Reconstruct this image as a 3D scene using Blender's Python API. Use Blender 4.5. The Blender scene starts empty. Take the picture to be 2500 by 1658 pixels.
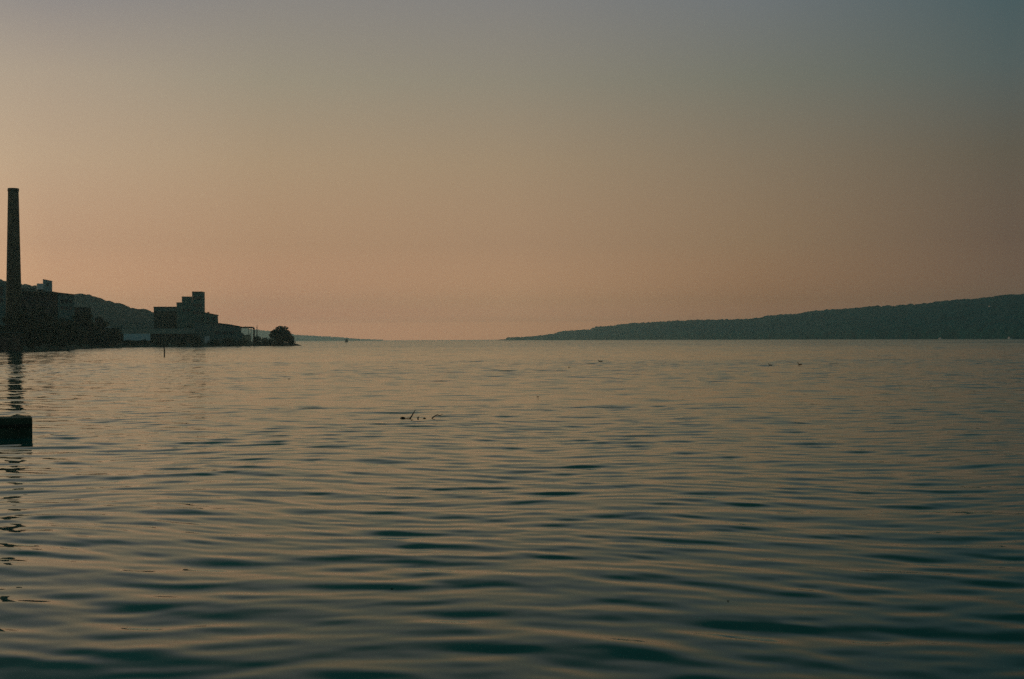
import bpy, bmesh, math, random
import numpy as np
from mathutils import Vector, Matrix
R = math.radians
sc = bpy.context.scene
col = sc.collection

# ------------------------------------------------------------------ camera
CAM_H = 2.2
F = 3472.0                      # focal length in photo pixels (50 mm on 36 mm film)
ROLL = 0.0052
cam_d = bpy.data.cameras.new('camera'); cam_d.lens = 50.0; cam_d.sensor_width = 36.0
cam_d.lens = 36.0 * F / 2500.0
cam_d.clip_start = 0.1; cam_d.clip_end = 60000
cam = bpy.data.objects.new('camera', cam_d); col.objects.link(cam); sc.camera = cam
c_, s_ = math.cos(ROLL), math.sin(ROLL)
cam.matrix_world = Matrix(((c_, s_, 0, 0), (0, 0, -1, 0), (-s_, c_, 0, CAM_H), (0, 0, 0, 1)))

def P(u, v, d):
    """world point seen at photo pixel u, v at distance d along the view axis"""
    du, dv = u - 1250.0, 829.0 - v
    return Vector(((du * c_ + dv * s_) / F * d, d, CAM_H + (-du * s_ + dv * c_) / F * d))
def X(u, d): return P(u, 829, d).x
def Z(u, v, d): return P(u, v, d).z

# ------------------------------------------------------------------ sky
SUN_AZ, SUN_EL = -62.0, 3.0      # degrees from the view axis (left), elevation
w = bpy.data.worlds.new('World'); sc.world = w; w.use_nodes = True
nt = w.node_tree; nt.nodes.clear(); N = nt.nodes.new; L = nt.links.new
def srgb(c):
    return tuple(((x/255)/12.92 if x/255 <= .04045 else ((x/255+.055)/1.055)**2.4) for x in c)
# rows: colour at rising elevation (sine), columns of the sky from the sunset side round to the opposite side
EL = (0.0, .0112, .0170, .0256, .0658, .1226, .178, .2325, .33, .6, 1.0)
AZC = (.847, .763, .643, .503, .354)          # cosine of the angle from the sunset's bearing
SKY = [[(1.712,0.722,0.303), (1.705,0.712,0.321), (1.134,0.518,0.265), (0.816,0.413,0.215), (0.587,0.339,0.201), (0.526,0.369,0.240), (0.428,0.340,0.253), (0.267,0.248,0.247)],
       [(1.504,0.625,0.302), (1.504,0.625,0.302), (0.897,0.376,0.194), (0.653,0.320,0.173), (0.494,0.286,0.162), (0.435,0.302,0.185), (0.337,0.286,0.208), (0.265,0.243,0.223)],
       [(1.293,0.556,0.246), (1.293,0.556,0.246), (0.860,0.405,0.202), (0.619,0.323,0.164), (0.445,0.265,0.153), (0.375,0.266,0.165), (0.286,0.250,0.188), (0.234,0.223,0.211)],
       [(0.807,0.323,0.130), (0.807,0.323,0.130), (0.537,0.235,0.107), (0.386,0.187,0.087), (0.306,0.189,0.105), (0.248,0.186,0.122), (0.184,0.182,0.144), (0.161,0.176,0.184)],
       [(0.459,0.210,0.106), (0.459,0.210,0.106), (0.305,0.153,0.088), (0.220,0.122,0.071), (0.158,0.100,0.066), (0.125,0.103,0.073), (0.090,0.113,0.108), (0.064,0.105,0.116)]]
tc = N('ShaderNodeTexCoord'); sep = N('ShaderNodeSeparateXYZ'); L(tc.outputs['Generated'], sep.inputs[0])
def M(op, a, b=None, clamp=False):
    n = N('ShaderNodeMath'); n.operation = op; n.use_clamp = clamp
    for i, x in enumerate((a, b)):
        if x is None: continue
        if isinstance(x, (int, float)): n.inputs[i].default_value = x
        else: L(x, n.inputs[i])
    return n.outputs[0]
hyp = M('SQRT', M('ADD', M('MULTIPLY', sep.outputs['X'], sep.outputs['X']), M('ADD', M('MULTIPLY', sep.outputs['Y'], sep.outputs['Y']), 1e-6)))
saz = (math.sin(R(-50)), math.cos(R(-50)))
cosaz = M('DIVIDE', M('ADD', M('MULTIPLY', sep.outputs['X'], saz[0]), M('MULTIPLY', sep.outputs['Y'], saz[1])), hyp)
elev = M('MAXIMUM', sep.outputs['Z'], 0.0)
SKYMAX = 8.0                    # ramp colours stop at 1: they are stored divided by this
def ramp(cols):
    r = N('ShaderNodeValToRGB'); cr = r.color_ramp; cr.interpolation = 'LINEAR'
    while len(cr.elements) > 1: cr.elements.remove(cr.elements[-1])
    for i, (p, c) in enumerate(zip(EL, cols)):
        e = cr.elements[0] if i == 0 else cr.elements.new(p)
        e.position = p; e.color = (*(x/SKYMAX for x in c), 1)
    L(elev, r.inputs[0]); return r.outputs[0]
def mix(f, a, b):
    n = N('ShaderNodeMix'); n.data_type = 'RGBA'; L(f, n.inputs[0]); L(a, n.inputs[6]); L(b, n.inputs[7]); return n.outputs[2]
def mr(lo, hi):
    n = N('ShaderNodeMapRange'); n.interpolation_type = 'LINEAR'; L(cosaz, n.inputs[0]); n.inputs[1].default_value = lo; n.inputs[2].default_value = hi; return n.outputs[0]
UP = [(.030,.088,.082), (.024,.066,.062), (.06,.12,.12)]           # the sky above the picture
DARK = [(.045,.05,.05)]*4 + [(.045,.055,.055)]*4 + [(.045,.06,.062), (.05,.08,.085), (.07,.12,.13)]
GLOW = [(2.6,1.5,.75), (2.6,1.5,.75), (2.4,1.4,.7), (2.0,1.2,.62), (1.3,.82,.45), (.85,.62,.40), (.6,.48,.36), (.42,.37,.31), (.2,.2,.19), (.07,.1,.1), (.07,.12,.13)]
cols = [list(r_) + [tuple(x*(.5+.7*max(0, (c-.35)/.5)) for x in UP[0])] + UP[1:] for r_, c in zip(SKY, AZC)]
res = mix(mr(-.4, AZC[4]), ramp(DARK), ramp(cols[4]))
for i in (3, 2, 1, 0): res = mix(mr(AZC[i+1], AZC[i]), res, ramp(cols[i]))
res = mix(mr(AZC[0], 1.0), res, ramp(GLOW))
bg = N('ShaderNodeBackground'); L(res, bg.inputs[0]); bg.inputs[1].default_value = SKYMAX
sky = N('ShaderNodeTexSky'); sky.sky_type = 'NISHITA'; sky.sun_disc = False
sky.sun_elevation = R(SUN_EL); sky.sun_rotation = R(SUN_AZ); sky.dust_density = 5.0; sky.air_density = 1.0; sky.ozone_density = 2.0
bg2 = N('ShaderNodeBackground'); L(sky.outputs[0], bg2.inputs[0]); bg2.inputs[1].default_value = 0.003
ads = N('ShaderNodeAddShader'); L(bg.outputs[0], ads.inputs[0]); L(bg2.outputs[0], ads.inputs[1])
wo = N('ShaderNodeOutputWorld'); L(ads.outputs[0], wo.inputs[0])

sd = bpy.data.lights.new('sun', 'SUN'); sd.energy = 0.12; sd.angle = R(4); sd.color = (1.0, .62, .36)
sun = bpy.data.objects.new('sun', sd); col.objects.link(sun)
dv_ = Vector((math.sin(R(SUN_AZ))*math.cos(R(SUN_EL)), math.cos(R(SUN_AZ))*math.cos(R(SUN_EL)), math.sin(R(SUN_EL))))
sun.rotation_euler = dv_.to_track_quat('Z', 'Y').to_euler()
sun.location = (-200, 100, 150)

sc.view_settings.view_transform = 'Standard'; sc.view_settings.look = 'None'
sc.view_settings.exposure = 0; sc.view_settings.gamma = 1; sc.view_settings.use_curve_mapping = False
sc.cycles.max_bounces = 8; sc.cycles.volume_bounces = 4
sc.cycles.use_denoising = False; sc.cycles.sample_clamp_indirect = 1.0

# ------------------------------------------------------------------ helpers
rng = np.random.default_rng(7); random.seed(7)
MATS = {}
def mat(name, color, rough=.85, var=.25, scale=1.0, bump=0.0, metal=0.0):
    if name in MATS: return MATS[name]
    m = bpy.data.materials.new(name); m.use_nodes = True; t = m.node_tree; b = t.nodes['Principled BSDF']
    b.inputs['Roughness'].default_value = rough; b.inputs['Metallic'].default_value = metal
    co = t.nodes.new('ShaderNodeTexCoord'); n = t.nodes.new('ShaderNodeTexNoise'); n.inputs['Scale'].default_value = scale; n.inputs['Detail'].default_value = 5
    t.links.new(co.outputs['Object'], n.inputs['Vector'])
    r = t.nodes.new('ShaderNodeValToRGB'); e = r.color_ramp.elements
    e[0].position = .3; e[1].position = .7
    e[0].color = tuple(max(0, x*(1-var)) for x in color) + (1,); e[1].color = tuple(min(1, x*(1+var)) for x in color) + (1,)
    t.links.new(n.outputs[0], r.inputs[0]); t.links.new(r.outputs[0], b.inputs['Base Color'])
    if bump:
        bp = t.nodes.new('ShaderNodeBump'); bp.inputs['Strength'].default_value = bump; bp.inputs['Distance'].default_value = .03
        t.links.new(n.outputs[0], bp.inputs['Height']); t.links.new(bp.outputs[0], b.inputs['Normal'])
    MATS[name] = m; return m
def tag(o, label=None, cat=None, group=None, kind=None):
    for k, v in (('label', label), ('category', cat), ('group', group), ('kind', kind)):
        if v: o[k] = v
    return o
# the buildings stand square to the shore, which runs away from the pier
TURN = dict(mill_building=1, metal_shed=1, long_shed=1, box_trailer=1, factory_block=1, rooftop_tower=1, rooftop_hall=1, silo_block=1, kiln_house=1, brick_office=1, small_shed=1, boathouse=1)
def empty(name, loc, label, cat, group=None, rz=0):
    o = bpy.data.objects.new(name, None); col.objects.link(o); o.location = loc; o.rotation_euler.z = rz
    o.empty_display_size = .5
    if rz == 0 and name in TURN: o.rotation_euler.z = math.atan2(-loc[0], loc[1])*TURN[name]
    return tag(o, label, cat, group)
def link_mesh(name, me, m, parent=None, smooth=False):
    if m: me.materials.append(m)
    if smooth: me.polygons.foreach_set('use_smooth', [True]*len(me.polygons))
    o = bpy.data.objects.new(name, me); col.objects.link(o)
    if parent: o.parent = parent
    return o
class MB:
    """collects shapes (in the parent's local frame) into one mesh"""
    def __init__(s, org=(0,0,0)): s.v = []; s.f = []; s.o = Vector(org)
    def add(s, vs, fs):
        k = len(s.v); s.v += [tuple(Vector(x) - s.o) for x in vs]; s.f += [tuple(i+k for i in f) for f in fs]
    def box(s, x0, x1, y0, y1, z0, z1):
        vs = [(x,y,z) for z in (z0,z1) for y in (y0,y1) for x in (x0,x1)]
        s.add(vs, [(0,2,3,1),(4,5,7,6),(0,1,5,4),(2,6,7,3),(0,4,6,2),(1,3,7,5)])
    def prism(s, pts, y0, y1):
        """pts: (x, z) outline, counter-clockwise seen from the front, pushed back from y0 to y1 (y1 may be a list)"""
        n = len(pts)
        vs = [(x,y0,z) for x,z in pts] + [(x,y1,z) for x,z in pts]
        s.add(vs, [tuple(range(n)), tuple(range(2*n-1, n-1, -1))] + [(i, i+n, (i+1)%n+n, (i+1)%n) for i in range(n)])
    def tube(s, pts, rad, n=8, cap=True):
        pts = [Vector(p) for p in pts]; rad = rad if isinstance(rad, (list, tuple)) else [rad]*len(pts)
        vs = []; fs = []
        prev = None
        for i, p in enumerate(pts):
            t = (pts[min(i+1, len(pts)-1)] - pts[max(i-1, 0)]).normalized()
            a = prev if prev is not None else (Vector((0,0,1)) if abs(t.z) < .9 else Vector((1,0,0)))
            a = (a - t*a.dot(t)).normalized(); prev = a; b = t.cross(a)
            vs += [p + (a*math.cos(2*math.pi*k/n) + b*math.sin(2*math.pi*k/n))*rad[i] for k in range(n)]
        for i in range(len(pts)-1):
            fs += [(i*n+k, i*n+(k+1)%n, (i+1)*n+(k+1)%n, (i+1)*n+k) for k in range(n)]
        if cap: fs += [tuple(range(n-1, -1, -1)), tuple(range((len(pts)-1)*n, len(pts)*n))]
        s.add(vs, fs)
    def build(s, name, m, parent=None, smooth=False):
        me = bpy.data.meshes.new(name); me.from_pydata(s.v, [], s.f); me.update()
        bm = bmesh.new(); bm.from_mesh(me); bmesh.ops.recalc_face_normals(bm, faces=bm.faces); bm.to_mesh(me); bm.free()
        return link_mesh(name, me, m, parent, smooth)
def grid_mesh(name, V, nr, nc, m, wrap=False, smooth=True):
    """V: (nr*nc, 3) array"""
    me = bpy.data.meshes.new(name)
    i, j = np.meshgrid(np.arange(nr-1), np.arange(nc if wrap else nc-1), indexing='ij')
    a = i*nc + j; b = i*nc + (j+1) % nc; c = (i+1)*nc + (j+1) % nc; d = (i+1)*nc + j
    q = np.stack([a, b, c, d], -1).reshape(-1, 4)
    me.vertices.add(len(V)); me.vertices.foreach_set('co', V.astype(np.float32).ravel())
    me.loops.add(q.size); me.loops.foreach_set('vertex_index', q.astype(np.int32).ravel())
    me.polygons.add(len(q)); me.polygons.foreach_set('loop_start', np.arange(0, q.size, 4, dtype=np.int32))
    me.update(calc_edges=True)
    me.polygons.foreach_set('use_smooth', np.full(len(q), smooth))
    me.materials.append(m)
    o = bpy.data.objects.new(name, me); col.objects.link(o); return o
def hash2(i, j, k=0):
    x = np.sin(i*127.1 + j*311.7 + k*74.7) * 43758.5453
    return x - np.floor(x)
def vnoise(x, y, k=0):
    i, j = np.floor(x), np.floor(y); fx, fy = x-i, y-j; fx = fx*fx*(3-2*fx); fy = fy*fy*(3-2*fy)
    return (hash2(i,j,k)*(1-fx)+hash2(i+1,j,k)*fx)*(1-fy) + (hash2(i,j+1,k)*(1-fx)+hash2(i+1,j+1,k)*fx)*fy
def crowns(x, y, cell):
    """treetop relief 0..1: one rounded crown per jittered cell"""
    x = x/cell; y = y/cell; i0, j0 = np.floor(x), np.floor(y); h = np.zeros_like(x)
    for di in (-1,0,1):
        for dj in (-1,0,1):
            i, j = i0+di, j0+dj
            px, py = i+hash2(i,j,1), j+hash2(i,j,2); s = .55+.6*hash2(i,j,3)
            d2 = ((x-px)**2+(y-py)**2)/(s*s*.8)
            h = np.maximum(h, np.sqrt(np.clip(1-d2, 0, 1))*s*(.6+.8*hash2(i,j,4)))
    return h

# ------------------------------------------------------------------ water
def water_material():
    m = bpy.data.materials.new('lake_water'); m.use_nodes = True; t = m.node_tree; t.nodes.remove(t.nodes['Principled BSDF'])
    g = t.nodes.new('ShaderNodeNewGeometry')
    def mm(op, *a):
        n = t.nodes.new('ShaderNodeMath'); n.operation = op
        for i, x in enumerate(a):
            if isinstance(x, (int, float)): n.inputs[i].default_value = x
            else: t.links.new(x, n.inputs[i])
        return n.outputs[0]
    def vm(op, a, b_=None, scale=None):
        n = t.nodes.new('ShaderNodeVectorMath'); n.operation = op
        for i, x in enumerate((a, b_)):
            if x is None: continue
            if isinstance(x, tuple): n.inputs[i].default_value = x
            else: t.links.new(x, n.inputs[i])
        if scale is not None:
            if isinstance(scale, (int, float)): n.inputs['Scale'].default_value = scale
            else: t.links.new(scale, n.inputs['Scale'])
        return n.outputs['Value'] if op == 'LENGTH' else n.outputs[0]
    dist = vm('LENGTH', g.outputs['Position'])
    far = t.nodes.new('ShaderNodeMapRange'); far.interpolation_type = 'SMOOTHSTEP'
    t.links.new(dist, far.inputs[0]); far.inputs[1].default_value = 120.0; far.inputs[2].default_value = 520.0
    # broad calm and ruffled patches of the breeze
    pn = t.nodes.new('ShaderNodeTexNoise'); pn.inputs['Scale'].default_value = 1.0; pn.inputs['Detail'].default_value = 3
    t.links.new(vm('MULTIPLY', g.outputs['Position'], (.016, .008, 0)), pn.inputs['Vector'])
    pr = t.nodes.new('ShaderNodeMapRange'); t.links.new(pn.outputs[0], pr.inputs[0])
    pr.inputs[1].default_value = .35; pr.inputs[2].default_value = .65; pr.inputs[3].default_value = .35; pr.inputs[4].default_value = 1.3
    def slopes(sx, sy, amp, detail, patch=True):
        n = t.nodes.new('ShaderNodeTexNoise'); n.noise_dimensions = '2D'; n.inputs['Scale'].default_value = 1.0; n.inputs['Detail'].default_value = detail; n.inputs['Roughness'].default_value = .55
        t.links.new(vm('MULTIPLY', g.outputs['Position'], (sx, sy, 0)), n.inputs['Vector'])
        s = vm('MULTIPLY', vm('SUBTRACT', n.outputs['Color'], (.5, .5, .5)), (amp, amp, 0))
        return vm('SCALE', s, scale=pr.outputs[0]) if patch else s
    fine = slopes(5.0, 7.0, FINE_AMP, 2)
    # far out only the wave faces turned to this shore are seen between the crests: mean slope towards -y
    swell = vm('SCALE', vm('ADD', slopes(.3, .9, FAR_AMP, 2), (0, -.055, 0)), scale=far.outputs[0])
    nn = vm('NORMALIZE', vm('ADD', vm('ADD', g.outputs['Normal'], fine), swell))
    body = t.nodes.new('ShaderNodeBsdfDiffuse'); body.inputs[0].default_value = (.001, .085, .077, 1)      # murky green lake
    skin = t.nodes.new('ShaderNodeBsdfGlossy'); skin.inputs['Color'].default_value = (.93, 1, .95, 1); skin.inputs['Roughness'].default_value = .03
    fr = t.nodes.new('ShaderNodeFresnel'); fr.inputs['IOR'].default_value = 1.333
    t.links.new(nn, skin.inputs['Normal']); t.links.new(nn, fr.inputs['Normal'])
    mx = t.nodes.new('ShaderNodeMixShader')
    sh = t.nodes.new('ShaderNodeMapRange'); sh.interpolation_type = 'SMOOTHSTEP'; t.links.new(fr.outputs[0], sh.inputs[0])
    for i_, v_ in ((1, .18), (2, .66), (3, .60), (4, 1.02)): sh.inputs[i_].default_value = v_  # reflection cut at steeper angles: near water darkened in the material, not by light
    t.links.new(mm('MULTIPLY', fr.outputs[0], sh.outputs[0]), mx.inputs[0])
    t.links.new(body.outputs[0], mx.inputs[1]); t.links.new(skin.outputs[0], mx.inputs[2])
    t.links.new(mx.outputs[0], t.nodes['Material Output'].inputs['Surface'])
    return m
WFADE0, WFADE1 = 350.0, 900.0
FINE_AMP, FAR_AMP = .006, .40
WATER = water_material()
def wave_height(x, y, shortest=0.0):
    """a light chop: a fixed set of wave trains from 8 m swell to hand-wide ripples"""
    g = np.random.default_rng(11); h = np.zeros_like(x)
    n = 110
    lam = np.exp(g.uniform(math.log(.24), math.log(5.0), n))
    main = R(-99)                       # travelling towards the viewer, a little to the right
    th = main + g.normal(0, R(21), n) * np.where(lam > 2, .8, 1.15)
    # slope per train, largest around 1.1 m
    sl = np.exp(-.5*((np.log(lam)-math.log(.80))/.72)**2)
    sl *= WSLOPE / math.sqrt((sl**2).sum()/2)
    ph = g.uniform(0, 2*math.pi, n)
    # gentle bending so that the crests wander and break up
    wx = x + .5*np.sin(y*.31+1.3) + .35*np.sin(y*.83+x*.21); wy = y + .45*np.sin(x*.37+.4) + .3*np.sin(x*.9-y*.17)
    for k in range(n):
        kk = 2*math.pi/lam[k]
        a = sl[k]/kk
        arg = kk*(math.cos(th[k])*wx + math.sin(th[k])*wy) + ph[k]
        wt = 1.0 if np.isscalar(shortest) else np.clip((lam[k]-shortest)/shortest, 0, 1)
        h += a*wt*(np.sin(arg) + .10*np.cos(2*arg))
    env = .75 + .5*vnoise(x*.09+5, y*.07+3, 5)
    return h*env
WSLOPE = .045
def make_water():
    az_d = np.concatenate([np.linspace(R(-48), R(-24), 170)[:-1], np.linspace(R(-24), R(24), 650), np.linspace(R(24), R(48), 170)[1:]])
    az_c = np.linspace(R(48), R(312), 50)[1:-1]
    az = np.concatenate([az_d, az_c]); nc = len(az)
    r = np.concatenate([[.05, 1, 2, 3], np.arange(4, 22, .045), np.arange(22, 48, .085), np.arange(48, 150, .19), np.arange(150, 330, .33), np.arange(330, 900, .6), 900*1.09**np.arange(0, 36)])
    nr = len(r)
    Rr, A = np.meshgrid(r, az, indexing='ij')
    x = Rr*np.sin(A); y = Rr*np.cos(A)
    z = np.zeros_like(x)
    dense = slice(0, len(az_d)); rm = (r > 3.5) & (r < 901); idx = np.where(rm)[0]
    sub = np.s_[idx[0]:idx[-1]+1, dense]
    fade = np.clip((WFADE1-Rr[sub])/(WFADE1-WFADE0), 0, 1); fade = fade*fade*(3-2*fade)
    edge = np.clip((R(48)-np.abs(A[sub]))/R(4), 0, 1)*np.clip((Rr[sub]-4)/1.5, 0, 1)
    dr = np.gradient(r)[idx[0]:idx[-1]+1][:, None]
    shortest = np.maximum(2.0*dr, Rr[sub]*R(48)/650*1.6)
    z[sub] = wave_height(x[sub], y[sub], shortest)*(1+np.clip((Rr[sub]-22)/120, 0, 1))*fade*edge
    V = np.stack([x, y, z], -1).reshape(-1, 3)
    o = grid_mesh('water', V, nr, nc, WATER, wrap=True)
    tag(o, kind='structure'); return o
make_water()

# ------------------------------------------------------------------ hills and far woods
FOREST = mat('woodland_canopy', (.005, .088, .076), .9, .5, .06)
FOREST_DARK = mat('pine_canopy', (.006, .045, .034), .9, .5, .08)
EARTH = mat('hill_earth', (.10, .085, .06), .95, .3, .05)
def hill(skyline, shore_d, ridge_d, u0, u1, ncol, nrow, cell, relief, tree_h, hill_name, wood_name=None, edge=6.0, prof=.8, leaves=None):
    us = np.linspace(u0, u1, ncol)
    sk = np.interp(us, [p[0] for p in skyline], [p[1] for p in skyline])
    ds = np.interp(us, *zip(*shore_d)); dr = np.interp(us, *zip(*ridge_d))
    zr = CAM_H + (-(us-1250)*s_ + (829-sk)*c_)/F*dr
    t = np.concatenate([np.linspace(0, 1, nrow), np.linspace(1, 1.5, max(4, nrow//5))[1:]])
    T, U = np.meshgrid(t, us, indexing='ij')
    D = ds + (dr-ds)*T
    x = (U-1250)/F*D; y = D
    fr = np.sin(np.clip(T, 0, 1)*math.pi/2)**prof
    back = 1-.9*np.clip((T-1)/.5, 0, 1)**1.3
    zg = np.maximum(zr-tree_h-.3*relief, .3)*fr*back
    zg = zg*(1 - vnoise(x/170, y/240, 21)*.38*np.clip(4*T*(1-T), 0, 1)) - vnoise(x/55, y/70, 23)*4*np.clip(4*T*(1-T), 0, 1)*np.clip(zg/20, 0, 1)
    base = zg.copy(); base[0, :] = -.5
    o = grid_mesh(hill_name, np.stack([x, y, base - .2], -1).reshape(-1, 3), len(t), ncol, EARTH); tag(o, kind='structure')
    lift = np.clip(T*(dr-ds)/edge, 0, 1)**.5
    rough = crowns(x, y, cell) * relief + (vnoise(x/cell*3, y/cell*3, 9)-.5)*relief*.15 + (vnoise(x/60, y/60, 4)-.5)*relief*.8
    avail = np.minimum(1, (zr-.3)/tree_h)      # low spits carry lower scrub
    zt = zg + (tree_h*avail + (rough-relief*.5)*avail)*lift
    zt[0, :] = -.3
    wx = x + (vnoise(x/cell, y/cell, 12)-.5)*2
    w_ = grid_mesh(wood_name or 'woodland', np.stack([wx, y, zt], -1).reshape(-1, 3), len(t), ncol, leaves or FOREST, smooth=True)
    return w_
RH = [(1212,831),(1223,829),(1235,828.5),(1238,824.5),(1300,822),(1325,817.5),(1350,815.5),(1375,808),(1440,804),(1455,798),(1500,795),(1515,791),(1590,787),(1632,784),(1700,781),(1790,779),(1850,777),(1882,769),(1940,767),(1990,759),(2035,755),(2100,750),(2200,745),(2240,742),(2300,735),(2400,727),(2460,721),(2500,719),(2700,700),(3000,680)]
w1 = hill(RH, [(1200,4300),(1400,3600),(1700,2700),(2100,2000),(2500,1550),(3000,1200)], [(1200,4340),(1300,4000),(1400,3800),(1700,3050),(2100,2450),(2500,2050),(3000,1700)],
     1214, 3000, 1700, 60, 8.5, 2.1, 8.0, 'hill', 'woodland')
tag(w1, 'dark teal wooded hillside sloping down to the lake across the water', 'woodland', kind='stuff')
LH = [(-900,600),(-500,640),(0,681),(30,690),(60,694),(86,699),(110,708),(140,714),(180,718),(187,717),(213,720),(232,723),(240,727),(255,732),(275,740),(285,742),(297,743),(310,750),(325,752),(335,755),(350,757),(370,761),(400,765),(450,776),(520,795),(580,815),(610,829)]
w2 = hill(LH, [(-900,620),(100,760),(610,860)], [(-900,850),(300,1120),(610,1150)], -900, 606, 1300, 50, 5.5, 1.9, 7.0, 'hill', 'woodland', leaves=FOREST_DARK)
tag(w2, 'green wooded hillside falling behind the cement works', 'woodland', kind='stuff')
FH = [(380,770),(520,790),(590,800),(630,806),(650,808),(720,817),(800,821),(850,825),(880,828.5),(905,830.6)]
w3 = hill(FH, [(380,7000),(905,8300)], [(380,7900),(905,8350)], 380, 905, 500, 24, 14.0, 3.5, 9.0, 'hill', 'woodland')
tag(w3, 'grey hazy ridge beyond the tree at the tip of the point', 'woodland', kind='stuff')
GH = [(600,824),(800,826),(880,828.6),(935,829.8)]
w4 = hill(GH, [(600,8700),(935,9250)], [(600,8900),(935,9350)], 600, 935, 300, 12, 20.0, 4.0, 9.0, 'hill', 'woodland')
tag(w4, 'faintest distant shore almost lost in the haze at the horizon', 'woodland', kind='stuff')

# ------------------------------------------------------------------ near shore (the works' point)
SHORE = [(-900,300),(-300,320),(50,345),(110,372),(150,400),(220,500),(300,515),(400,530),(540,575),(620,600),(680,607),(715,611),(733,613)]
def shore():
    us = np.linspace(-900, 733, 420)
    ds = np.interp(us, *zip(*SHORE)) + (vnoise(us/14, us*0, 2)-.5)*5 + (vnoise(us/4, us*0, 3)-.5)*2
    depth = np.interp(us, [-900, 100, 500, 640, 715, 728, 733], [700, 800, 500, 160, 22, 6, 1.0])
    t = np.array([0, .004, .012, .03, .06, .1, .2, .4, .7, 1.0])
    T, U = np.meshgrid(t, us, indexing='ij')
    off = np.where(T < .2, T*800, T*depth); off = np.minimum(off, depth*(.2+.8*T)); off[0] = 0
    D = ds + off
    h = np.interp(off, [0, 1.5, 5, 14, 60, 800], [-.4, .5, 1.0, 1.3, 1.6, 4.0])
    h = h * np.interp(U, [640, 715, 733], [1, .9, .35]) + (vnoise(U/3, D/2, 6)-.5)*.5*(T > 0)
    h[-1] = -.5
    tag(grid_mesh('shore', np.stack([(U-1250)/F*D, D, h], -1).reshape(-1, 3), len(t), len(us), mat('shore_ground', (.04,.055,.03), .95, .4, .3)), kind='structure')
shore()

# ------------------------------------------------------------------ trees
LEAF = mat('dark_foliage', (.012, .034, .008), .8, .45, .5)
BARK = mat('bark', (.07, .05, .035), .95, .3, 4)
def crown_mesh(wid, hgt, z0, seed, leaf=.32, n=2600, lobes=14, open_=.0):
    g = np.random.default_rng(seed)
    cs = []
    for k in range(lobes):
        a = g.uniform(0, 2*math.pi); zz = g.uniform(.0, 1)
        rr = wid/2*math.sqrt(max(.05, 1-(2*zz-.75)**2/1.7))*g.uniform(.25, .78)
        cs.append((rr*math.cos(a), rr*math.sin(a), z0+hgt*(.12+.76*zz), wid*g.uniform(.13, .24)))
    cs.append((0, 0, z0+hgt*.45, wid*.34)); cs.append((g.uniform(-.1,.1)*wid, 0, z0+hgt*.86, wid*.12))
    cs = np.array(cs); w8 = cs[:, 3]**2; w8 /= w8.sum()
    pick = g.choice(len(cs), n, p=w8)
    d = g.normal(size=(n, 3)); d /= np.linalg.norm(d, axis=1)[:, None]
    rad = cs[pick, 3]*(.45 + .6*g.random(n)**.5 + .25*(g.random(n) > .9)*g.random(n))
    c = cs[pick, :3] + d*rad[:, None]*np.array([1, 1, .8])
    c[:, 2] = np.maximum(c[:, 2], z0+.1)
    a = g.normal(size=(n, 3)); a /= np.linalg.norm(a, axis=1)[:, None]
    b = np.cross(a, g.normal(size=(n, 3))); b /= np.linalg.norm(b, axis=1)[:, None]
    s = leaf*g.uniform(.6, 1.5, n)[:, None]
    V = np.stack([c-a*s, c-b*s*.55, c+a*s, c+b*s*.55], 1).reshape(-1, 3)
    me = bpy.data.meshes.new('crown'); q = np.arange(4*n, dtype=np.int32)
    me.vertices.add(4*n); me.vertices.foreach_set('co', V.astype(np.float32).ravel())
    me.loops.add(4*n); me.loops.foreach_set('vertex_index', q)
    me.polygons.add(n); me.polygons.foreach_set('loop_start', q[::4].copy()); me.update(calc_edges=True)
    return me
def tree(u, d, wpx, vtop, label, group=None, seed=0, name='tree', cat='tree', z=1.0, low=.12, n=2200):
    p = P(u, 829, d); wid = wpx/F*d; top = Z(u, vtop, d) - z
    o = empty(name, (p.x, d, z-.2), label, cat, group)
    h = max(top, 1.2)+.2
    link_mesh('crown', crown_mesh(wid, h*(1-low)*.97, h*low, seed, leaf=max(.16, min(.4, wid*.035)), n=n), LEAF, o)
    g = random.Random(seed); tr = MB()
    tr.tube([(0,0,-.5),(g.uniform(-.2,.2),0,h*.3),(g.uniform(-.3,.3),g.uniform(-.3,.3),h*.62)], [h*.035, h*.027, h*.012])
    for k in range(5):
        a = g.uniform(0, 6.28); zz = h*g.uniform(.2, .5)
        tr.tube([(0,0,zz),(math.cos(a)*wid*.2, math.sin(a)*wid*.2, zz+h*.15),(math.cos(a)*wid*.36, math.sin(a)*wid*.36, zz+h*.27)], [h*.016, h*.01, h*.004], 5)
    tr.build('trunk' if name == 'tree' else 'stem', BARK, o, True)
    return o

# ------------------------------------------------------------------ the works
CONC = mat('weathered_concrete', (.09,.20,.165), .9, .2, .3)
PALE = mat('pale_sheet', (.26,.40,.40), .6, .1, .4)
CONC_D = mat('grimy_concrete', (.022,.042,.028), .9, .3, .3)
METAL = mat('corrugated_cladding', (.10,.20,.18), .6, .12, .4)
METAL_L = mat('pale_cladding', (.72,.78,.76), .6, .1, .4)
ROOF = mat('roof_sheet', (.09,.11,.08), .7, .15, .4)
BRICK = mat('soot_brick', (.055,.052,.024), .9, .12, 1.2, .3)
GLASS = mat('dark_window_glass', (.02,.025,.03), .15, .1, 1)
STEEL = mat('rusty_steel', (.09,.055,.04), .7, .3, 3)
DARKW = mat('dark_timber', (.035,.035,.022), .9, .3, 3)
WHITE = mat('white_paint', (.75,.77,.76), .5, .05, 2)

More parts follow.
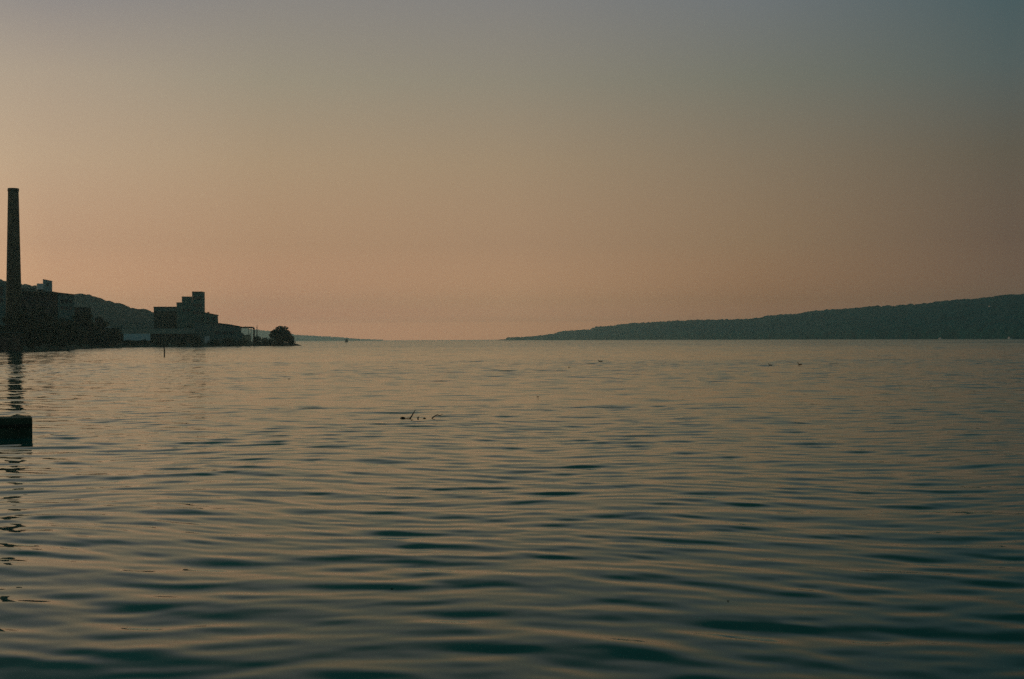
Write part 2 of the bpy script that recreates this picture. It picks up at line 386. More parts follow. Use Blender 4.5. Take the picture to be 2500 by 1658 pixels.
def windows(o, org, rects, y, m=None):
    """rects: (x0,x1,z0,z1) world; every window a part with frame as sub-part"""
    for (x0, x1, z0, z1) in rects:
        b = MB(org); b.box(x0, x1, y-.03, y+.1, z0, z1); wd = b.build('window', GLASS, o)
        f = MB(org); t_ = .09
        f.box(x0-t_, x1+t_, y-.08, y+.08, z1, z1+t_); f.box(x0-t_, x1+t_, y-.12, y+.08, z0-t_, z0)
        f.box(x0-t_, x0, y-.08, y+.08, z0, z1); f.box(x1, x1+t_, y-.08, y+.08, z0, z1)
        f.build('frame', STEEL, wd)

# chimney
def chimney():
    d = 400; c = P(34.3, 829, d); top = Z(33.5, 460, d)
    o = empty('chimney', (c.x, d, 1), 'tall tapering brick smokestack rising above the works at the lake edge', 'chimney')
    n = 40; hs = np.linspace(0, top-1, 46)
    b = MB()
    r0, r1 = 2.35, 1.42
    pts = [(0,0,h) for h in hs]; rad = [r0+(r1-r0)*(h/(top-1)) for h in hs]
    b.tube(pts, rad, n, cap=False)
    b.build('shaft', BRICK, o, True)
    k = MB(); H = top-1
    k.tube([(0,0,H-.9),(0,0,H-.85),(0,0,H-.2),(0,0,H)], [r1+.02, r1+.12, r1+.12, r1+.05], n); k.build('cap', BRICK, o, False)
    for f_ in (.93, .8, .62, .45, .3):
        s = MB(); rr = r0+(r1-r0)*f_+.02; s.tube([(0,0,H*f_-.07),(0,0,H*f_+.07)], rr, n, cap=False); s.build('iron_band', STEEL, o)
    l = MB()
    for sx in (-.22, .22): l.tube([(sx, -r0-.1, 2), (sx, -r1-.15, H-.3)], .03, 5)
    for i in range(int(H/.6)):
        z = 2+i*.6
        if z > H-.4: break
        yy = -(r0+.1+(r1+.15-r0-.1)*((z-2)/(H-2.3))); l.tube([(-.22, yy, z), (.22, yy, z)], .018, 4)
    l.build('ladder', STEEL, o)
chimney()

def stepped_works():
    d = 625; g = 1.2; c = P(450, 829, d); org = Vector((c.x, d, g))
    o = empty('mill_building', org, 'stepped concrete mill building climbing to a square tower', 'building')
    x = lambda u: X(u, d); z = lambda u, v: Z(u, v, d)
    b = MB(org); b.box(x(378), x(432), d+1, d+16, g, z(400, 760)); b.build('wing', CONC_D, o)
    b = MB(org); b.box(x(378)-.05, x(432)-.002, d+.9, d+16.1, z(400,760), z(400,750.3)); b.build('clad_storey', METAL, o)
    b = MB(org); b.box(x(378)-.3, x(432)-.004, d+.6, d+16.4, z(400,750.3), z(400,749)); b.build('roof', ROOF, o)
    b = MB(org); b.box(x(432), x(469), d, d+14, g, z(440, 739.6)); b.build('lower_step', CONC, o)
    b = MB(org); b.box(x(431.6), x(444.6), d-.15, d+14.1, z(440,739.6), z(440,738.3)); b.build('coping', ROOF, o)
    b = MB(org); b.box(x(444.6), x(468.9), d+.05, d+13, z(440,739.58), z(455,725)); b.build('upper_step', CONC, o)
    b = MB(org); b.box(x(444.2), x(468.9), d-.15, d+13.1, z(455,725), z(455,724)); b.build('coping', ROOF, o)
    # tower turned so its side face shows on the right
    zt = z(480, 713.2); b = MB(org)
    fr = [(x(469), d-.1), (x(493), d-.1), (x(500), d+8.0), (x(476), d+8.0)]
    b.add([(a, y_, g) for a, y_ in fr] + [(a, y_, zt) for a, y_ in fr], [(3,2,1,0),(4,5,6,7),(0,1,5,4),(1,2,6,5),(2,3,7,6),(3,0,4,7)])
    b.build('tower', CONC, o)
    b = MB(org); fr2 = [(x(468.5), d-.4), (x(493.4), d-.4), (x(500.6), d+8.4), (x(475.5), d+8.4)]
    b.add([(a, y_, zt) for a, y_ in fr2] + [(a, y_, zt+.28) for a, y_ in fr2], [(3,2,1,0),(4,5,6,7),(0,1,5,4),(1,2,6,5),(2,3,7,6),(3,0,4,7)])
    b.build('tower_roof', ROOF, o)
    # low wing with falling roof on the right
    b = MB(org); dd = d-1.5
    b.prism([(X(494,dd), g), (X(529,dd), g), (X(529,dd), Z(529,770.5,dd)), (X(494,dd), Z(494,763,dd))], dd, dd+11); b.build('side_wing', CONC, o)
    b = MB(org); b.prism([(X(493,dd), Z(494,763,dd)+.01), (X(530,dd), Z(529,770.5,dd)), (X(530,dd), Z(529,770.5,dd)+.3), (X(493,dd), Z(494,763,dd)+.31)], dd-.4, dd+11.4); b.build('side_roof', ROOF, o)
    b = MB(org); p = P(506, 763, dd); b.tube([(p.x, dd+3, p.z-1), (p.x, dd+3, p.z)], .25); b.tube([(p.x, dd+3, p.z-.05), (p.x, dd+3, p.z+.35)], .45); b.build('roof_vent', STEEL, o, True)
    rc = []
    for u in (474, 482, 489):
        for v in (727, 745, 763): rc.append((x(u)-.35, x(u)+.35, z(u, v)-.6, z(u, v)+.6))
    windows(o, org, rc, d-.1)
    rc = [(x(u)-.45, x(u)+.45, z(u,757)-.5, z(u,757)+.5) for u in (450, 460)]
    windows(o, org, rc, d)
    rc = [(X(u,dd)-.5, X(u,dd)+.5, Z(u,778,dd)-.6, Z(u,778,dd)+.6) for u in (505, 518)]
    windows(o, org, rc, dd)
stepped_works()

def gable_shed():
    d = 603; g = 1.1; org = Vector((X(530,d), d, g))
    o = empty('metal_shed', org, 'big metal shed with a long roof falling towards the point', 'shed')
    x = lambda u: X(u, d); z = lambda u, v: Z(u, v, d)
    b = MB(org); b.prism([(x(475),g),(x(588),g),(x(588),z(588,799)),(x(560),z(560,793.5)),(x(475),z(475,783))], d, d+24); b.build('wall', METAL, o)
    b = MB(org); b.prism([(x(474),z(475,783)-.02),(x(560),z(560,793.5)+.01),(x(589.5),z(588,799)-.02),(x(589.5),z(588,799)+.28),(x(560),z(560,793.5)+.32),(x(474),z(475,783)+.3)], d-.5, d+24.5); b.build('roof', ROOF, o)
    b = MB(org); b.box(x(500), x(512), d-.1, d+.05, g, z(505,821)); b.build('door', METAL_L, o)
    ribs = MB(org)
    for k in range(28):
        u = 477+k*4; zt = np.interp(u, [475,560,588], [z(475,783), z(560,793.5), z(588,799)])-.1
        ribs.box(x(u)-.05, x(u)+.05, d-.06, d+.02, g, zt)
    ribs.build('cladding_ribs', METAL, o)
    windows(o, org, [(x(u)-.8, x(u)+.8, z(u,812)-.45, z(u,812)+.45) for u in (530, 548, 566)], d)
gable_shed()
def long_shed():
    d = 590; g = 1.1; org = Vector((X(390,d), d, g))
    o = empty('long_shed', org, 'long low shed with a pale sheet roof below the stepped mill', 'shed')
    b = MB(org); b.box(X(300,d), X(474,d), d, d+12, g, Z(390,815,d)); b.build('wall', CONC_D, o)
    b = MB(org); e = Z(390,815,d); r = e+(13/F*d); 
    b.add([(X(299,d), d-.6, e),(X(474,d), d-.6, e),(X(474,d), d+6, r),(X(299,d), d+6, r),(X(299,d), d+12.6, e),(X(474,d), d+12.6, e)], [(0,1,2,3),(3,2,5,4),(0,3,4),(1,5,2),(0,4,5,1)]); b.build('roof', ROOF, o)
    for u in (385, 425, 455):
        b = MB(org); b.box(X(u,d), X(u+10,d), d-.08, d+.05, g, Z(390,823,d)); b.build('door', STEEL, o)
    windows(o, org, [(X(u,d), X(u+4,d), Z(390,823,d), Z(390,819,d)) for u in (372, 402, 412, 442)], d)
long_shed()
def trailer():
    d = 560; g = 1.25; org = Vector((X(335,d), d, g))
    o = empty('box_trailer', org, 'pale blue-white box trailer parked by the long shed near the shore', 'trailer')
    x0, x1 = X(303,d), X(366,d); z0, z1 = Z(335,831.5,d), Z(335,815,d)
    b = MB(org); b.box(x0, x1, d, d+2.5, z0, z1); b.build('body', mat('trailer_white', (.6,.86,.9), .5, .06, .5), o)
    b = MB(org); b.box(x0-.03, x1+.03, d-.03, d+2.53, z0-.18, z0); b.build('chassis', STEEL, o)
    for ux in (x1-1.2, x1-2.4, x0+1.5):
        for yy in (d+.15, d+2.1):
            w_ = MB(org); w_.tube([(ux, yy, z0-.6), (ux, yy+.28, z0-.6)], .5, 16); w_.build('wheel', mat('tyre', (.02,.02,.02), .9), o)
trailer()
def gantry():
    d = 598; g = 1.1; org = Vector((X(605,d), d, g)); x = lambda u: X(u, d); z = lambda v: Z(605, v, d)
    o = empty('pipe_gantry', org, 'overhead conveyor pipe turning down to the ground beside the metal shed', 'pipe')
    b = MB(org); r = .34
    b.tube([(x(586),d,z(799.5)),(x(614),d,z(799.5)),(x(618),d,z(800)),(x(620),d,z(802)),(x(620.3),d,z(806)),(x(620.3),d,g-.3)], r, 12); b.build('pipe', STEEL, o, True)
    for u in (606.3, 613):
        s = MB(org); s.tube([(x(u),d,z(800)),(x(u),d,g-.3)], .1, 6); s.build('support', STEEL, o)
    s = MB(org); s.tube([(x(606.3),d,z(812)),(x(613),d,z(822))], .06, 5); s.tube([(x(613),d,z(812)),(x(606.3),d,z(822))], .06, 5); s.build('brace', STEEL, o)
    d2 = 606; c = P(604, 829, d2)
    t = empty('gap_stand_in', (c.x, d2, 1.1), 'small cream tank standing in for the bright gap between the shed and the overhead pipe', 'tank')
    b = MB(); b.tube([(0,0,-.3),(0,0,Z(604,819.5,d2)-1.1)], 1.35, 24); b.build('shell', mat('gap_light_cream', (.75,.62,.4), .5, .1, .8), t)  # cream colour stands in for sky and water light through a gap
    b = MB(); h = Z(604,819.5,d2)-1.1; b.tube([(0,0,h),(0,0,h+.12),(0,0,h+.45)], [1.42, 1.4, .15], 24); b.build('lid', ROOF, t)
    r_ = MB()
    for k in range(12):
        a = 6.283*k/12; r_.tube([(1.37*math.cos(a), 1.37*math.sin(a), 0), (1.37*math.cos(a), 1.37*math.sin(a), h)], .05, 4)
    r_.build('ribs', STEEL, t)
    p = P(627.6, 829, 640); m_ = empty('mast', (p.x, 640, 1), 'thin tapering mast standing beyond the overhead pipe', 'mast')
    b = MB(); H = Z(627.6, 792, 640)-1; b.tube([(0,0,-.5),(0,0,H*.75),(0,0,H)], [.3, .2, .05], 8); b.build('pole', STEEL, m_)
    b = MB(); b.tube([(-.5,0,H*.7),(.5,0,H*.7)], .04, 5); b.build('crossarm', STEEL, m_); b = MB(); b.tube([(-.35,0,H*.8),(.35,0,H*.8)], .03, 5); b.build('crossarm', STEEL, m_)
gantry()

def left_works():
    # main block
    d = 480; g = 1.4; org = Vector((X(110,d), d, g)); x = lambda u: X(u, d); z = lambda u, v: Z(u, v, d)
    o = empty('factory_block', org, 'large dark flat-topped factory block behind the shore trees near the smokestack', 'building')
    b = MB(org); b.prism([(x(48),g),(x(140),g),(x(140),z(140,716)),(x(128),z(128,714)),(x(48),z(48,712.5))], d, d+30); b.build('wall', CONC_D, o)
    b = MB(org); b.prism([(x(140)+.003,g),(x(179),g),(x(179),z(179,720)),(x(140)+.003,z(140,717))], d-1.2, d+26); b.build('end_bay', METAL, o)
    b = MB(org); b.prism([(x(47),z(48,712.5)),(x(128),z(128,714)),(x(140),z(140,716)),(x(180),z(180,720)),(x(180),z(180,720)+.25),(x(140),z(140,716)+.3),(x(128),z(128,714)+.3),(x(47),z(48,712.5)+.3)], d-1.6, d+30.5); b.build('roof_edge', ROOF, o)
    rc = []
    for v in (730, 745, 760):
        for u in range(58, 136, 11): rc.append((x(u)-.45, x(u)+.45, z(u,v)-.55, z(u,v)+.55))
    windows(o, org, rc, d)
    windows(o, org, [(x(u)-.4, x(u)+.4, z(u,v)-.5, z(u,v)+.5) for u in (150, 160, 170) for v in (735, 752)], d-1.2)
    # rooftop tower and tank
    d = 500; zb = Z(110, 713, d)-.6; org = Vector((X(116,d), d, zb))
    o = empty('rooftop_tower', org, 'pale square hoist tower on top of the factory block', 'tower')
    b = MB(org); b.prism([(X(106,d),zb),(X(127.5,d),zb),(X(127.5,d),Z(127,687,d)),(X(106,d),Z(106,682.5,d))], d, d+3); b.build('wall', PALE, o)
    b = MB(org); b.prism([(X(105.6,d),Z(106,682.5,d)),(X(128,d),Z(128,687,d)),(X(128,d),Z(128,687,d)+.15),(X(105.6,d),Z(106,682.5,d)+.15)], d-.15, d+3.15); b.build('roof', ROOF, o)
    windows(o, org, [(X(115,d), X(119,d), Z(117,697,d), Z(117,692,d))], d)
    d = 498; c = P(98.5, 829, d); zb = Z(100, 713, d)-.5
    o = empty('rooftop_tank', (c.x, d, zb), 'round pale tank beside the hoist tower on the factory roof', 'tank')
    h0 = Z(98, 707, d)-zb; h1 = Z(98, 692.5, d)-zb
    b = MB(); b.tube([(0,0,h0),(0,0,h1)], 1.12, 28); b.build('shell', METAL_L, o, False)
    b = MB(); b.tube([(0,0,0),(0,0,h0)], 1.02, 20); b.build('base', CONC_D, o)
    b = MB(); b.tube([(-1.5,0,0),(-1.5,0,h1-.9),(-1.0,0,h1-.7)], .12, 8); b.build('pipe', STEEL, o)
    # low rooftop hall left of it
    d = 520; zb = Z(70, 713, d)-.8; org = Vector((X(68,d), d, zb))
    o = empty('rooftop_hall', org, 'long low blue-grey hall between the smokestack and the hoist tower', 'building')
    b = MB(org); b.box(X(44,d), X(85,d), d, d+8, zb, Z(68,705,d)); b.build('wall', METAL, o)
    b = MB(org); b.box(X(43.6,d), X(85.5,d), d-.3, d+8.3, Z(68,705,d), Z(68,704,d)); b.build('roof', ROOF, o)
    # block at the edge of the picture
    d = 470; g = 1.4; org = Vector((X(-25,d), d, g)); x = lambda u: X(u, d); z = lambda u, v: Z(u, v, d)
    o = empty('silo_block', org, 'blue-grey block with a rounded roof just behind the foot of the smokestack', 'building')
    arc = [(x(12-(i/10)*24), z(0, 689-9*math.sin(i/10*math.pi/2))) for i in range(11)]
    b = MB(org); b.prism([(x(-90),g),(x(12),g)] + arc + [(x(-90), z(0,680))], d, d+18); b.build('wall', METAL, o)
    windows(o, org, [(x(u)-.5, x(u)+.5, z(0,v)-.6, z(0,v)+.6) for u in (-30, -14, 1) for v in (704, 716, 732)], d)
    # smaller blocks right of the main one
    d = 515; g = 1.3; org = Vector((X(202,d), d, g))
    o = empty('kiln_house', org, 'lower dark kiln house at the right end of the factory block', 'building')
    b = MB(org); b.box(X(180.5,d), X(222,d), d, d+14, g, Z(200,751,d)); b.build('wall', CONC_D, o)
    b = MB(org); b.box(X(180.2,d), X(222.6,d), d-.3, d+14.3, Z(200,751,d), Z(200,749.6,d)); b.build('roof', METAL, o)
    windows(o, org, [(X(u,d)-.45, X(u,d)+.45, Z(200,v,d)-.8, Z(200,v,d)+.8) for u in (190, 202, 214) for v in (762, 783)], d)
    d = 530; g = 1.3; org = Vector((X(243,d), d, g))
    o = empty('brick_office', org, 'narrow grey-brown office house behind the rounded shore tree', 'house')
    b = MB(org); b.box(X(232,d), X(252,d), d, d+8, g, Z(240,778,d)); b.build('wall', BRICK, o)
    b = MB(org); e = Z(240,778,d); b.prism([(X(231,d),e),(X(253,d),e),(X(242,d),e+1.1)], d-.3, d+8.3); b.build('roof', ROOF, o)
    windows(o, org, [(X(u,d)-.35, X(u,d)+.35, Z(240,v,d)-.6, Z(240,v,d)+.6) for u in (237, 247) for v in (785, 796)], d)
    d = 532; org = Vector((X(266,d), d, g))
    o = empty('small_shed', org, 'small pale shed between two shore trees left of the long shed', 'shed')
    b = MB(org); b.box(X(256,d), X(276,d), d, d+5, g, Z(266,800,d)); b.build('wall', METAL, o)
    b = MB(org); e = Z(266,800,d); b.prism([(X(255,d),e),(X(277,d),e),(X(266,d),e+.55)], d-.3, d+5.3); b.build('roof', METAL_L, o)
    # boathouse at the water
    d = 338; g = .2; org = Vector((X(10,d), d, g))
    o = empty('boathouse', org, 'low dark boathouse with a pale roof edge at the waterline below the smokestack', 'boathouse')
    b = MB(org); b.box(X(-70,d), X(54,d), d, d+7, g-1, Z(10,812.5,d)); b.build('wall', DARKW, o)
    b = MB(org); b.box(X(-71,d), X(55.5,d), d-.4, d+7.3, Z(10,812.5,d), Z(10,811,d)); b.build('roof', METAL, o)
    for u in (-30, 10, 38):
        b = MB(org); b.box(X(u,d)-.9, X(u,d)+.9, d-.06, d+.05, g, Z(10,824,d)); b.build('door', STEEL, o)
left_works()

# shore trees (u, d, width px, top v)
TREES = [
 (-45,352,90,742,'tree'),(2,360,50,790,'tree'),(18,362,44,770,'tree'),(62,372,60,742,'tree'),(96,392,66,736,'tree'),(128,402,56,757,'tree'),(152,425,48,772,'tree'),(120,384,70,790,'tree'),
 (172,455,44,788,'tree'),(80,362,70,798,'tree'),(196,500,44,800,'tree'),(222,512,40,806,'tree'),(238,518,46,804,'tree'),(282,520,40,795,'tree'),(152,402,60,806,'tree'),
 (252,534,72,777,'tree'),(206,506,84,753,'tree'),(183,474,56,762,'tree'),(284,524,36,797,'tree'),(30,366,60,757,'tree'),
 (425,612,36,782,'tree'),(462,606,24,790,'tree')]
LAB = ['broad dark shore tree at the edge of the boathouse roof','round tree directly behind the boathouse','dark tree in front of the foot of the smokestack','tall dark tree just right of the smokestack','tallest shore tree in front of the factory block','dark tree in front of the middle of the factory block','dark tree in front of the end bay of the factory block','wide low tree at the water below the factory block',
 'tree at the right end of the factory block','low spreading tree at the water right of the boathouse','tree below the kiln house windows','small tree at the corner of the kiln house','rounded dark tree in front of the narrow office house','dark tree standing left of the pale trailer','low wide tree at the bend of the shore below the factory end',
 'tree filling the gap behind the narrow office house','broad tree hiding the lower half of the kiln house','tree rising where the factory end bay meets the kiln house','tree at the left end of the long shed beside the trailer','dark tree wrapped round the base of the smokestack',
 'dark tree rising over the roof of the long shed','small tree between the long shed roof and the metal shed']
for i, (t_, lb) in enumerate(zip(TREES, LAB)):
    tree(t_[0], t_[1], t_[2], t_[3], lb, 'trees along the works shore', 20+i, n=2600, low=.05)
tree(688, 612, 60, 797.5, 'ragged round tree alone on the tip of the point', None, 3, low=.02, n=5200, z=.8)
BUSH = [(176,470,60,826,'low bush under the tree at the factory end'),(255,508,50,822,'low bush at the water below the small pale shed'),(316,523,40,833,'low bush below the left half of the trailer'),(350,530,44,834,'low bush below the right end of the trailer'),
 (392,536,50,828,'bush at the water in front of the long shed doors'),(436,545,46,830,'bush on the bank below the middle of the mill'),(478,558,46,821,'bush on the bank where the two sheds meet'),(520,570,44,834,'low bush below the metal shed door'),(562,580,46,828,'bush below the windows of the metal shed'),(592,590,30,829,'small bush at the right corner of the metal shed'),
 (628,604,34,819,'rounded bush right of the overhead pipe'),(648,606,30,824.5,'low bush between the overhead pipe and the lone tree'),(665,608,26,818,'bush tucked under the left side of the lone tree'),(712,611,20,826,'scrubby bush under the right side of the lone tree')]
for i, (u, d, wp, vt, lb) in enumerate(BUSH):
    tree(u, d, wp, vt, lb, 'bushes on the bank', 60+i, name='bush', cat='bush', z=.6, low=.0, n=1100)
# stones at the tip
def rock(p, s, label, seed):
    bm = bmesh.new(); bmesh.ops.create_icosphere(bm, subdivisions=3, radius=1)
    g = np.random.default_rng(seed); off = g.uniform(-9, 9, 3)
    for v in bm.verts:
        n = float(vnoise(np.array(v.co.x*1.7+off[0]), np.array(v.co.y*1.7+v.co.z*1.3+off[1]), seed))
        v.co = Vector((v.co.x*s[0], v.co.y*s[1], v.co.z*s[2]))*(.65+.6*n)
    me = bpy.data.meshes.new('rock'); bm.to_mesh(me); bm.free()
    o = link_mesh('rock', me, mat('wet_rock', (.06,.05,.045), .7, .3, 2), None); o.location = p
    tag(o, label, 'rock', 'rocks at the tip of the point')
for i, (u, v, s, lb) in enumerate([(720,842,(1.3,1.2,.8),'largest dark rock at the foot of the lone tree'),(726,843.2,(.9,.8,.5),'middle rock of the row running off the point'),(731,844,(.7,.5,.3),'last low rock at the very end of the point')]):
    p = P(u, v, 609); rock((p.x, 609, .05), s, lb, i+1)

# ------------------------------------------------------------------ things on the water
def wave_z(x, y): return float(wave_height(np.array([x]), np.array([y]))[0])
def pier():
    d0 = 32.8; zt = Z(40, 1020.4, d0); a = R(19)
    pr = P(79, 1020.4, d0)
    o = empty('concrete_pier', (pr.x, d0, 0), 'square-cut concrete pier end standing in the water', 'pier', rz=a)
    # outline in plan, local: front right corner at 0,0; runs left
    bm = bmesh.new()
    def boxy(x0,x1,y0,y1,z0,z1,bev):
        r = bmesh.ops.create_cube(bm, size=1); vs = r['verts']
        for v in vs: v.co = Vector((x0+(v.co.x+.5)*(x1-x0), y0+(v.co.y+.5)*(y1-y0), z0+(v.co.z+.5)*(z1-z0)))
        return vs
    boxy(-9, 0, 0, 1.0, -.6, zt, 0)
    bmesh.ops.bevel(bm, geom=[e for e in bm.edges], offset=.025, segments=2, affect='EDGES')
    bmesh.ops.subdivide_edges(bm, edges=[e for e in bm.edges if e.calc_length() > 2], cuts=40, use_grid_fill=True)
    for v in bm.verts:
        n = float(vnoise(np.array(v.co.x*6), np.array(v.co.z*6+v.co.y*5), 3))-.5
        v.co.z += n*.012; v.co.y += n*.01
    me = bpy.data.meshes.new('wall'); bm.to_mesh(me); bm.free()
    link_mesh('wall', me, mat('pier_concrete', (.05,.085,.05), .9, .45, 3.0, .5), o)
    b = MB(); b.box(-9, -.02, -.035, .0, zt-.20, zt-.14); b.build('rubbing_strip', DARKW, o)
pier()

def piling():
    d = 210; p = P(401, 829, d); H = Z(401, 846.5, d)
    o = empty('piling', (p.x, d, 0), 'lone thin wooden piling standing in the lake off the works', 'post')
    b = MB(); b.tube([(.0,0,-1),(.02,0,H*.5),(-.03,0,H-.05),(-.03,0,H)], [.095,.09,.085,.06], 10); b.build('post', DARKW, o, True)
    b = MB(); b.tube([(-.03,0,H-.3),(-.03,0,H-.22)], .1, 10); b.build('band', STEEL, o)
piling()

def driftwood():
    d = 39.9; p0 = P(1020, 1021, d); o = empty('driftwood_branch', (p0.x, d, 0), 'waterlogged branch floating with twigs poking above the water', 'driftwood')
    q = lambda u, v: P(u, v, d) - Vector((p0.x, d, 0))
    zw = wave_z(p0.x, d)
    def at(u, h, dy=0): v = q(u, 1021); return (v.x, dy, zw+h+.006)
    b = MB()
    b.tube([at(976,-.02), at(979,.005), at(983,.022), at(987,.012), at(991,-.03), at(1003,-.035), at(1022,-.04), at(1040,-.04), at(1056,-.03)], [.01,.026,.034,.026,.022,.02,.018,.016,.014], 10)
    b.build('log', DARKW, o, True)
    b = MB(); b.tube([at(991,.004), at(996,.008), at(1002,.01)], [.008,.013,.016], 8)
    b.tube([at(1001,-.03), at(1002.5,.02), at(1007,.10), at(1011,.18), at(1014.5,.245)], [.022,.02,.016,.012,.006], 8)
    b.tube([at(1008,.12), at(1006,.15)], [.006,.003], 6); b.build('tall_twig', DARKW, o, True)
    b = MB(); b.tube([at(1021,-.05), at(1020,.02), at(1022,.05)], [.02,.018,.008], 8); b.tube([at(1020,.0), at(1023,.02)], [.012,.006], 6); b.build('stub', DARKW, o, True)
    b = MB(); b.tube([at(1033,-.01), at(1036,.012), at(1040,-.01)], [.012,.018,.01], 8); b.build('knot', DARKW, o, True)
    b = MB(); b.tube([at(1058,-.04), at(1055,.005), at(1060,.05), at(1067,.095), at(1074,.08), at(1082,.115)], [.018,.02,.016,.013,.010,.005], 8)
    b.tube([at(1066,.088), at(1070,.118)], [.006,.003], 6); b.build('forked_twig', DARKW, o, True)
driftwood()

def scraps():
    S = [(706,927,.07,'dark leaf scrap floating between the pier and the far point'),(1313,970,.05,'tiny dark scrap floating right of the driftwood branch'),(1778,1469,.011,'small dark leaf floating in the dark ripples close by'),
         (1389,898,.07,'thin floating twig in the open lake left of the single duck'),(957,1438,.012,'little floating scrap in the near ripples at mid frame')]
    for u, v, w_, lb in S:
        Hh = 829 - (u-1250)*ROLL; d = CAM_H*F/(v-Hh); p = P(u, v, d); z = wave_z(p.x, d) if d < 30 else 1.7*wave_z(p.x, d)+.02
        b = MB(); b.tube([(-w_, 0, 0), (-w_*.3, .01, w_*.18), (w_*.4, 0, w_*.12), (w_, .02, w_*.25)], [w_*.12, w_*.3, w_*.25, w_*.08], 7)
        o = b.build('floating_scrap', DARKW, None, True); o.location = (p.x, d, z+.003); tag(o, lb, 'debris', 'scraps floating on the lake')
scraps()

DUCKM = mat('dark_plumage', (.05,.04,.03), .8, .4, 8)
def duck(u, v, s, label, neck=1.0, low=False):
    Hh = 829-(u-1250)*ROLL; d = CAM_H*F/(v-Hh); p = P(u, v, d)
    o = empty('duck', (p.x, d, 1.8*wave_z(p.x, d)+.035), label, 'duck', 'ducks swimming in the middle of the lake')
    # joints: pelvis root, body, breast, neck, head ; facing -x
    J = [(.06,0,.03,.065,.05),(-.04,0,.035,.075,.06),(.14,0,.05,.04,.03),(.20,0,.075,.012,.01),(-.12,0,.05,.05,.05),(-.15,0,.05+.06*neck,.026,.026),(-.155,0,.07+.11*neck,.026,.026),(-.175,0,.085+.135*neck,.034,.032),(-.205,0,.08+.13*neck,.018,.016)]
    E = [(0,1),(0,2),(2,3),(1,4),(4,5),(5,6),(6,7),(7,8)]
    me = bpy.data.meshes.new('body'); me.from_pydata([(a*s,b*s,c*s) for a,b,c,_,_ in J], E, []); me.update()
    bo = link_mesh('body', me, DUCKM, o)
    sk = bo.modifiers.new('skin', 'SKIN'); sv = me.skin_vertices[0].data
    for i, j in enumerate(J): sv[i].radius = (j[3]*s, j[4]*s); sv[i].use_root = (i == 0)
    ss = bo.modifiers.new('sub', 'SUBSURF'); ss.levels = 2; ss.render_levels = 2
    b = MB(); b.tube([(-.215*s,0,(.08+.13*neck)*s),(-.24*s,0,(.077+.128*neck)*s),(-.265*s,0,(.074+.126*neck)*s)], [.012*s,.010*s,.005*s], 8); b.build('beak', mat('dull_beak', (.2,.13,.04), .5), o, True)
    b = MB(); b.tube([(-.05*s,-.058*s,.055*s),(.05*s,-.062*s,.065*s),(.17*s,-.03*s,.075*s)], [.012*s,.024*s,.004*s], 8); b.tube([(-.05*s,.058*s,.055*s),(.05*s,.062*s,.065*s),(.17*s,.03*s,.075*s)], [.012*s,.024*s,.004*s], 8); b.build('wings', mat('wing_plumage', (.09,.07,.05), .8, .4, 20), o, True)
duck(1466, 883.8, 1.15, 'lone duck with its head held low, far from the other two', .35)
duck(1881, 893, .85, 'small duck with an upright neck, nearer the middle of the pair', 1.0)
duck(1953, 892, 1.0, 'larger upright duck swimming behind at the right of the pair', 1.1)

def motorboat():
    d = 1560; p = P(846, 829, d); o = empty('motorboat', (p.x, d, 0), 'small dark cabin motorboat far out off the tip of the point', 'boat', rz=R(12)); o.scale = (1.25, 1.25, 1.25)
    # hull seen bow-on: stations along y
    st = [(-4.2, .05, 1.35, .9),(-3.2,.75,1.2,.15),(-1.5,1.35,1.05,-.1),(.5,1.6,1.0,-.15),(3.2,1.5,1.0,-.1)]
    vs = []; fs = []
    for y_, hw, zt, zb in st: vs += [(-hw,y_,zt),(-hw*.8,y_,(zt+zb)/2-.1),(0,y_,zb-.2),(hw*.8,y_,(zt+zb)/2-.1),(hw,y_,zt)]
    for i in range(len(st)-1):
        for k in range(4): a = i*5+k; fs.append((a, a+1, a+6, a+5))
        fs.append((i*5+4, i*5, i*5+5, i*5+9))
    fs += [(4,3,2,1,0), tuple(range(20,25))]
    b = MB(); b.add(vs, fs); b.build('hull', mat('dark_hull', (.05,.05,.05), .5, .2, 1), o)
    b = MB(); b.prism([(-1.15,1.0),(1.15,1.0),(.95,2.7),(-.95,2.7)], -1.6, 1.2); b.build('cabin', mat('boat_grey', (.12,.12,.12), .5, .2, 1), o)
    b = MB(); b.box(-.85,-.05,-1.64,-1.55,1.9,2.5); b.box(.05,.85,-1.64,-1.55,1.9,2.5); b.build('windscreen', GLASS, o)
    b = MB(); b.box(-1.1,1.1,-1.8,1.5,2.7,2.82); b.build('cabin_roof', mat('boat_grey', (.12,.12,.12)), o)
    b = MB(); b.tube([(-.2,0,2.8),(-.2,0,4.6)], [.14,.05], 6); b.tube([(-.7,0,3.3),(.4,0,3.3)], .08, 6); b.build('mast', STEEL, o)
    b = MB(); b.tube([(1.3,2.4,1.0),(1.3,2.4,3.4)], .13, 6); b.build('rod_holder', STEEL, o)
    b = MB(); b.box(-.25,.25,3.2,3.7,.2,1.5); b.build('outboard_motor', GLASS, o)
motorboat()

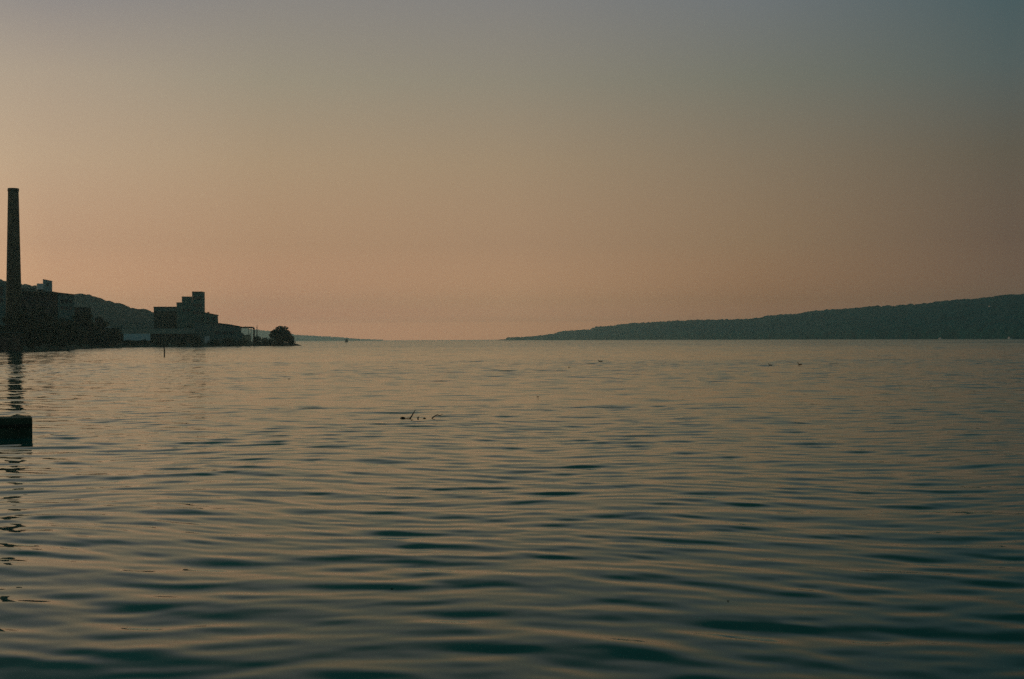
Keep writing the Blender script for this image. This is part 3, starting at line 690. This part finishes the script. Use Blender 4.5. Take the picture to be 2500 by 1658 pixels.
# ------------------------------------------------------------------ specks on the far right shore
def far_house(u, v0, v1, wpx, d, label, m, name='lake_house', cat='house'):
    zb, zt = Z(u, v0, d), Z(u, v1, d); x0, x1 = X(u-wpx/2, d), X(u+wpx/2, d); org = Vector(((x0+x1)/2, d, zb))
    o = empty(name, org, label, cat, 'houses on the far shore')
    b = MB(org); b.box(x0, x1, d, d+6, zb-2, zb+(zt-zb)*.65); b.build('wall', m, o)
    b = MB(org); e = zb+(zt-zb)*.65; b.prism([(x0-.3,e),(x1+.3,e),((x0+x1)/2,zt)], d-.3, d+6.3); b.build('roof', ROOF, o)
    b = MB(org); b.box(x0+(x1-x0)*.2, x0+(x1-x0)*.4, d-.05, d+.05, zb+.3, zb+1.5); b.build('window', GLASS, o)
far_house(2298, 826.3, 823.0, 4, 1690, 'tiny white cottage at the waterline of the far wooded shore', WHITE)
far_house(2468, 826, 821.5, 6, 1570, 'pale boathouse at the foot of the dark hillside', WHITE, 'far_boathouse', 'boathouse')
far_house(2180, 826.8, 823.8, 5, 1870, 'dull grey cottage among the trees at the far waterline', METAL)
far_house(1995, 827.4, 824.6, 6, 2150, 'low grey cabin beside the far waterline under the hill', METAL)
far_house(2418.5, 750, 744.5, 4, 1860, 'single white house high on the wooded hillside', WHITE)
def sailboat():
    d = 1880; p = P(2135, 829, d); o = empty('sailboat', (p.x, d, 0), 'moored sailboat with a bare mast against the far wooded shore', 'boat')
    b = MB(); b.add([(-2.6,0,.7),(-1.5,-.8,.7),(2,-.8,.7),(2.4,0,.7),(2,.8,.7),(-1.5,.8,.7),(-1.6,0,-.2),(1.8,0,-.2)], [(0,1,2,3,4,5),(0,6,1),(1,6,7,2),(2,7,3),(3,7,4),(4,7,6,5),(5,6,0)]); b.build('hull', WHITE, o)
    b = MB(); b.tube([(-.2,0,.6),(-.2,0,5.2)], [.12,.07], 6); b.tube([(-.2,0,1.4),(2,0,1.4)], .09, 6); b.build('mast', METAL_L, o)
sailboat()

# ------------------------------------------------------------------ haze
b = MB(); b.box(-9500, 9500, -1500, 9500, -1.6, 128); hz = b.build('haze', None); tag(hz, 'even dusk haze over the lake', 'haze', kind='stuff')
hm = bpy.data.materials.new('haze'); hm.use_nodes = True; t = hm.node_tree; t.nodes.clear()
pv = t.nodes.new('ShaderNodeVolumePrincipled'); mo = t.nodes.new('ShaderNodeOutputMaterial'); t.links.new(pv.outputs[0], mo.inputs['Volume'])
pv.inputs['Color'].default_value = (.62, .94, 1.0, 1); pv.inputs['Density'].default_value = .00017; pv.inputs['Anisotropy'].default_value = .86
hz.data.materials.append(hm)
